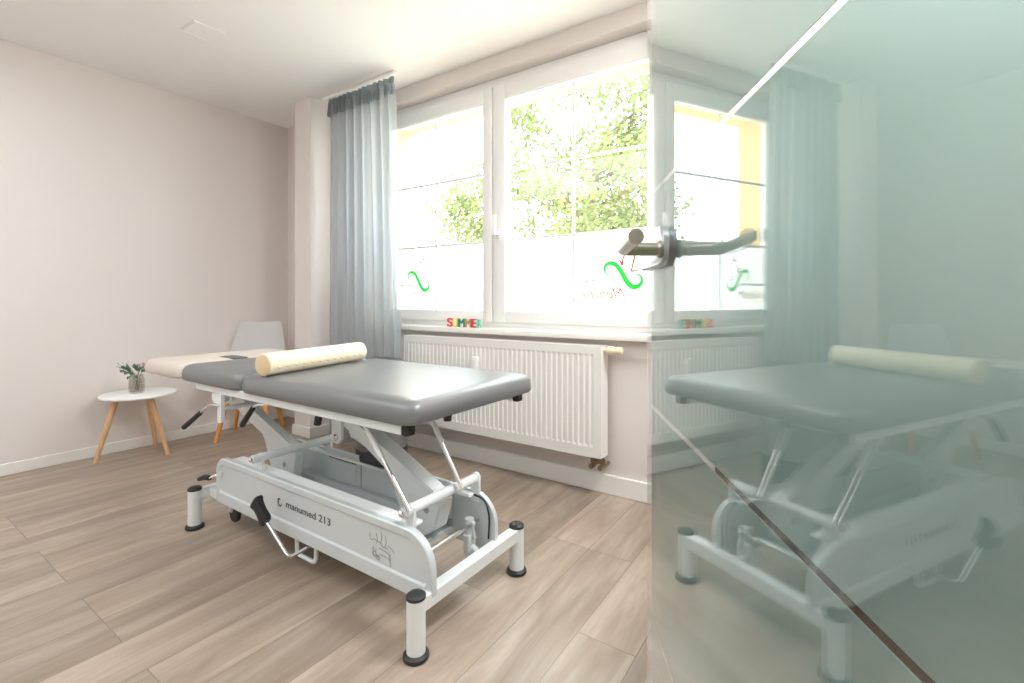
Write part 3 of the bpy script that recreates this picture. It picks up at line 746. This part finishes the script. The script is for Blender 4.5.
# ------------------------------------------------------------------ glass door, standing open
DU = Vector((-.5023, .8647, 0)); DN = Vector((.8647, .5023, 0)); DE = Vector((-.3067, .9180, 0))   # free edge at the floor
DW = .872; DT = .008; DZ0, DZ1 = .008, 2.10
door = bpy.data.objects.new('door_1', None); COL.objects.link(door); door['kind'] = 'structure'
door.location = DE - DU * DW
def D(s, n, z):            # s = metres back from the free edge, n = out of the pane (camera side negative)
    return DE - DU * s + DN * n + Vector((0, 0, z))
def dbox(bm, s0, s1, n0, n1, z0, z1, bev=0.):
    b = bmesh.new(); box(b, (s0, n0, z0), (s1, n1, z1), bev, 2)
    for v in b.verts: v.co = D(*v.co)
    me = bpy.data.meshes.new('tmp'); b.to_mesh(me); b.free(); bm.from_mesh(me); bpy.data.meshes.remove(me)
obj('pane', mk(dbox, 0, DW, 0, DT, DZ0, DZ1, .0008), 'doorglass', door, False)
# satin coating on the back of the pane, with clear stripes left between the fields
bm = bmesh.new(); edges = [DZ0 + .001, .382, .390, .791, .799, 1.203, 1.211, 1.62, 1.628, DZ1 - .001]
for i in range(0, len(edges), 2): dbox(bm, .001, DW - .001, DT + .0002, DT + .0012, edges[i], edges[i + 1])
obj('satin_coating', bm, 'frost', door, False)
# lock case, both sides
def case(bm, n0, n1):
    def ring(i, n): return [tuple(D(s, n, z)) for s, z in rrect(-.002 + i, .172 - i, 1.056 + i, 1.122 - i, (.004, .028, .028, .004), 7)]
    loft(bm, [ring(0, n0), ring(0, n1 * .75 + n0 * .25), ring(.003, n1)])
obj('lock_case', mk(case, -.0005, -.012), 'steelplate', door); obj('counter_plate', mk(case, DT + .0015, DT + .013), 'steelplate', door)
sH = .168; zH = 1.081
for sg, base in ((-1, -.012), (1, DT + .013)):
    bm = bmesh.new()
    P = [D(sH, base, zH), D(sH + .002, base + sg * .062, zH), D(sH + .12, base + sg * .062, zH + .005)]
    tube(bm, bend(P, .012, 6), .0106, 20)
    lv = obj('lever_handle', bm, 'steel', door)
    bm = bmesh.new(); lathe(bm, [(0, 0), (.013, 0), (.014, .002), (.014, .006), (.0115, .0085), (0, .0085)], D(sH, base - sg * .001, zH), 24, DN * sg)
    obj('collar', bm, 'steel', lv)
# hinges
for z in (.25, 1.85):
    bm = bmesh.new(); dbox(bm, DW - .07, DW + .002, -.012, DT + .012, z - .03, z + .03, .003); tube(bm, [D(DW + .008, DT / 2, z - .03), D(DW + .008, DT / 2, z + .03)], .009, 12)
    obj('hinge', bm, 'steel', door)

# ------------------------------------------------------------------ garden
struct('ground_exterior', mk(box, (-25, YW + .36, -.62), (25, 40, -.5)), 'paving')
TB = Vector((-4.1, 8.8, -.5))
tr = thing('garden_tree', 'leafy light green tree standing in the garden outside the window', 'tree', TB)
CT = TB + Vector((0, 0, 4.3))
bm = bmesh.new(); tube(bm, [TB + Vector((0, 0, -.02)), TB + Vector((.03, 0, 1.2)), TB + Vector((.0, .05, 2.4)), TB + Vector((.05, 0, 4.6))], [.17, .13, .11, .04], 12)
RB = random.Random(11)
tips = []
for k in range(26):
    a = RB.uniform(0, 2 * PI); h = RB.uniform(1.4, 4.4); b0 = TB + Vector((.02, .02, h)); ln = RB.uniform(1.0, 2.0) * (1 if h < 3.4 else .7)
    e = b0 + Vector((math.cos(a) * ln, math.sin(a) * ln, ln * RB.uniform(.25, .8))); m_ = (b0 + e) / 2 + Vector((0, 0, .12)); tube(bm, [b0, m_, e], [.045, .03, .012], 6); tips += [e, m_]
obj('trunk', bm, 'bark', tr)
bm = bmesh.new(); clumps = []
while len(clumps) < 130:
    p = Vector((RB.uniform(-1, 1), RB.uniform(-1, 1), RB.uniform(-1, 1)))
    if .25 < p.length < 1: clumps.append(CT + Vector((p.x * 2.3, p.y * 2.0, p.z * 2.6)))
for k in range(20): clumps.append(CT + Vector((-1.95 + RB.gauss(0, .3), -1.3 + RB.gauss(0, .3), -1.35 + RB.gauss(0, .42))))
for c in clumps + tips:
    for k in range(70):
        g = c + Vector((RB.gauss(0, .2), RB.gauss(0, .2), RB.gauss(0, .18)))
        d = Vector((RB.gauss(0, 1), RB.gauss(0, 1), RB.gauss(0, .8))).normalized(); s = d.orthogonal().normalized(); l = RB.uniform(.07, .13); w = l * .42
        vs = [bm.verts.new(q) for q in (g, g + d * l * .5 + s * w, g + d * l, g + d * l * .5 - s * w)]; bm.faces.new(vs)
obj('foliage', bm, 'treeleaf', tr, False)

# ------------------------------------------------------------------ light
w = bpy.data.worlds.new('daylight'); scene.world = w; w.use_nodes = True
bg = w.node_tree.nodes['Background']; bg.inputs[0].default_value = (.86, .945, 1, 1); bg.inputs[1].default_value = 8.0
sun = bpy.data.lights.new('sun', 'SUN'); sun.energy = 12; sun.angle = .01; sun.color = (1, .95, .85)
so = bpy.data.objects.new('sun', sun); COL.objects.link(so); so.rotation_euler = Vector((-.35, .6, -1)).to_track_quat('-Z', 'Y').to_euler()
def area(name, loc, sx_, sy_, power, col):
    l = bpy.data.lights.new(name, 'AREA'); l.shape = 'RECTANGLE'; l.size = sx_; l.size_y = sy_; l.energy = power; l.color = col
    o = bpy.data.objects.new(name, l); COL.objects.link(o); o.location = loc; return o
area('fill_light_entry', (-1.7, -.45, ZC - .02), 3.6, 1.5, 43, (.91, .955, 1))  # added fill for the room, not an actual ceiling fixture

area('fill_light_side', (.38, 1.65, ZC - .02), .35, .6, 38, (.96, .98, 1))  # added fill behind the door, brightens the upper frosted pane

# ------------------------------------------------------------------ camera
cam = bpy.data.cameras.new('camera'); cam.sensor_width = 36; cam.sensor_fit = 'HORIZONTAL'; cam.lens = 480 / 1024 * 36
cam.shift_y = -(341.5 - 300) / 1024; cam.clip_start = .02
co = bpy.data.objects.new('camera', cam); COL.objects.link(co); co.location = (0, 0, 1); co.rotation_euler = (PI / 2, 0, math.radians(34.2))
scene.camera = co

scene.view_settings.view_transform = 'Standard'; scene.view_settings.look = 'None'
scene.view_settings.gamma = 1; scene.view_settings.use_curve_mapping = False; scene.view_settings.exposure = .29
scene.cycles.use_denoising = True
scene.cycles.max_bounces = 14; scene.cycles.diffuse_bounces = 8; scene.cycles.glossy_bounces = 6
scene.cycles.transparent_max_bounces = 24; scene.cycles.sample_clamp_indirect = 6
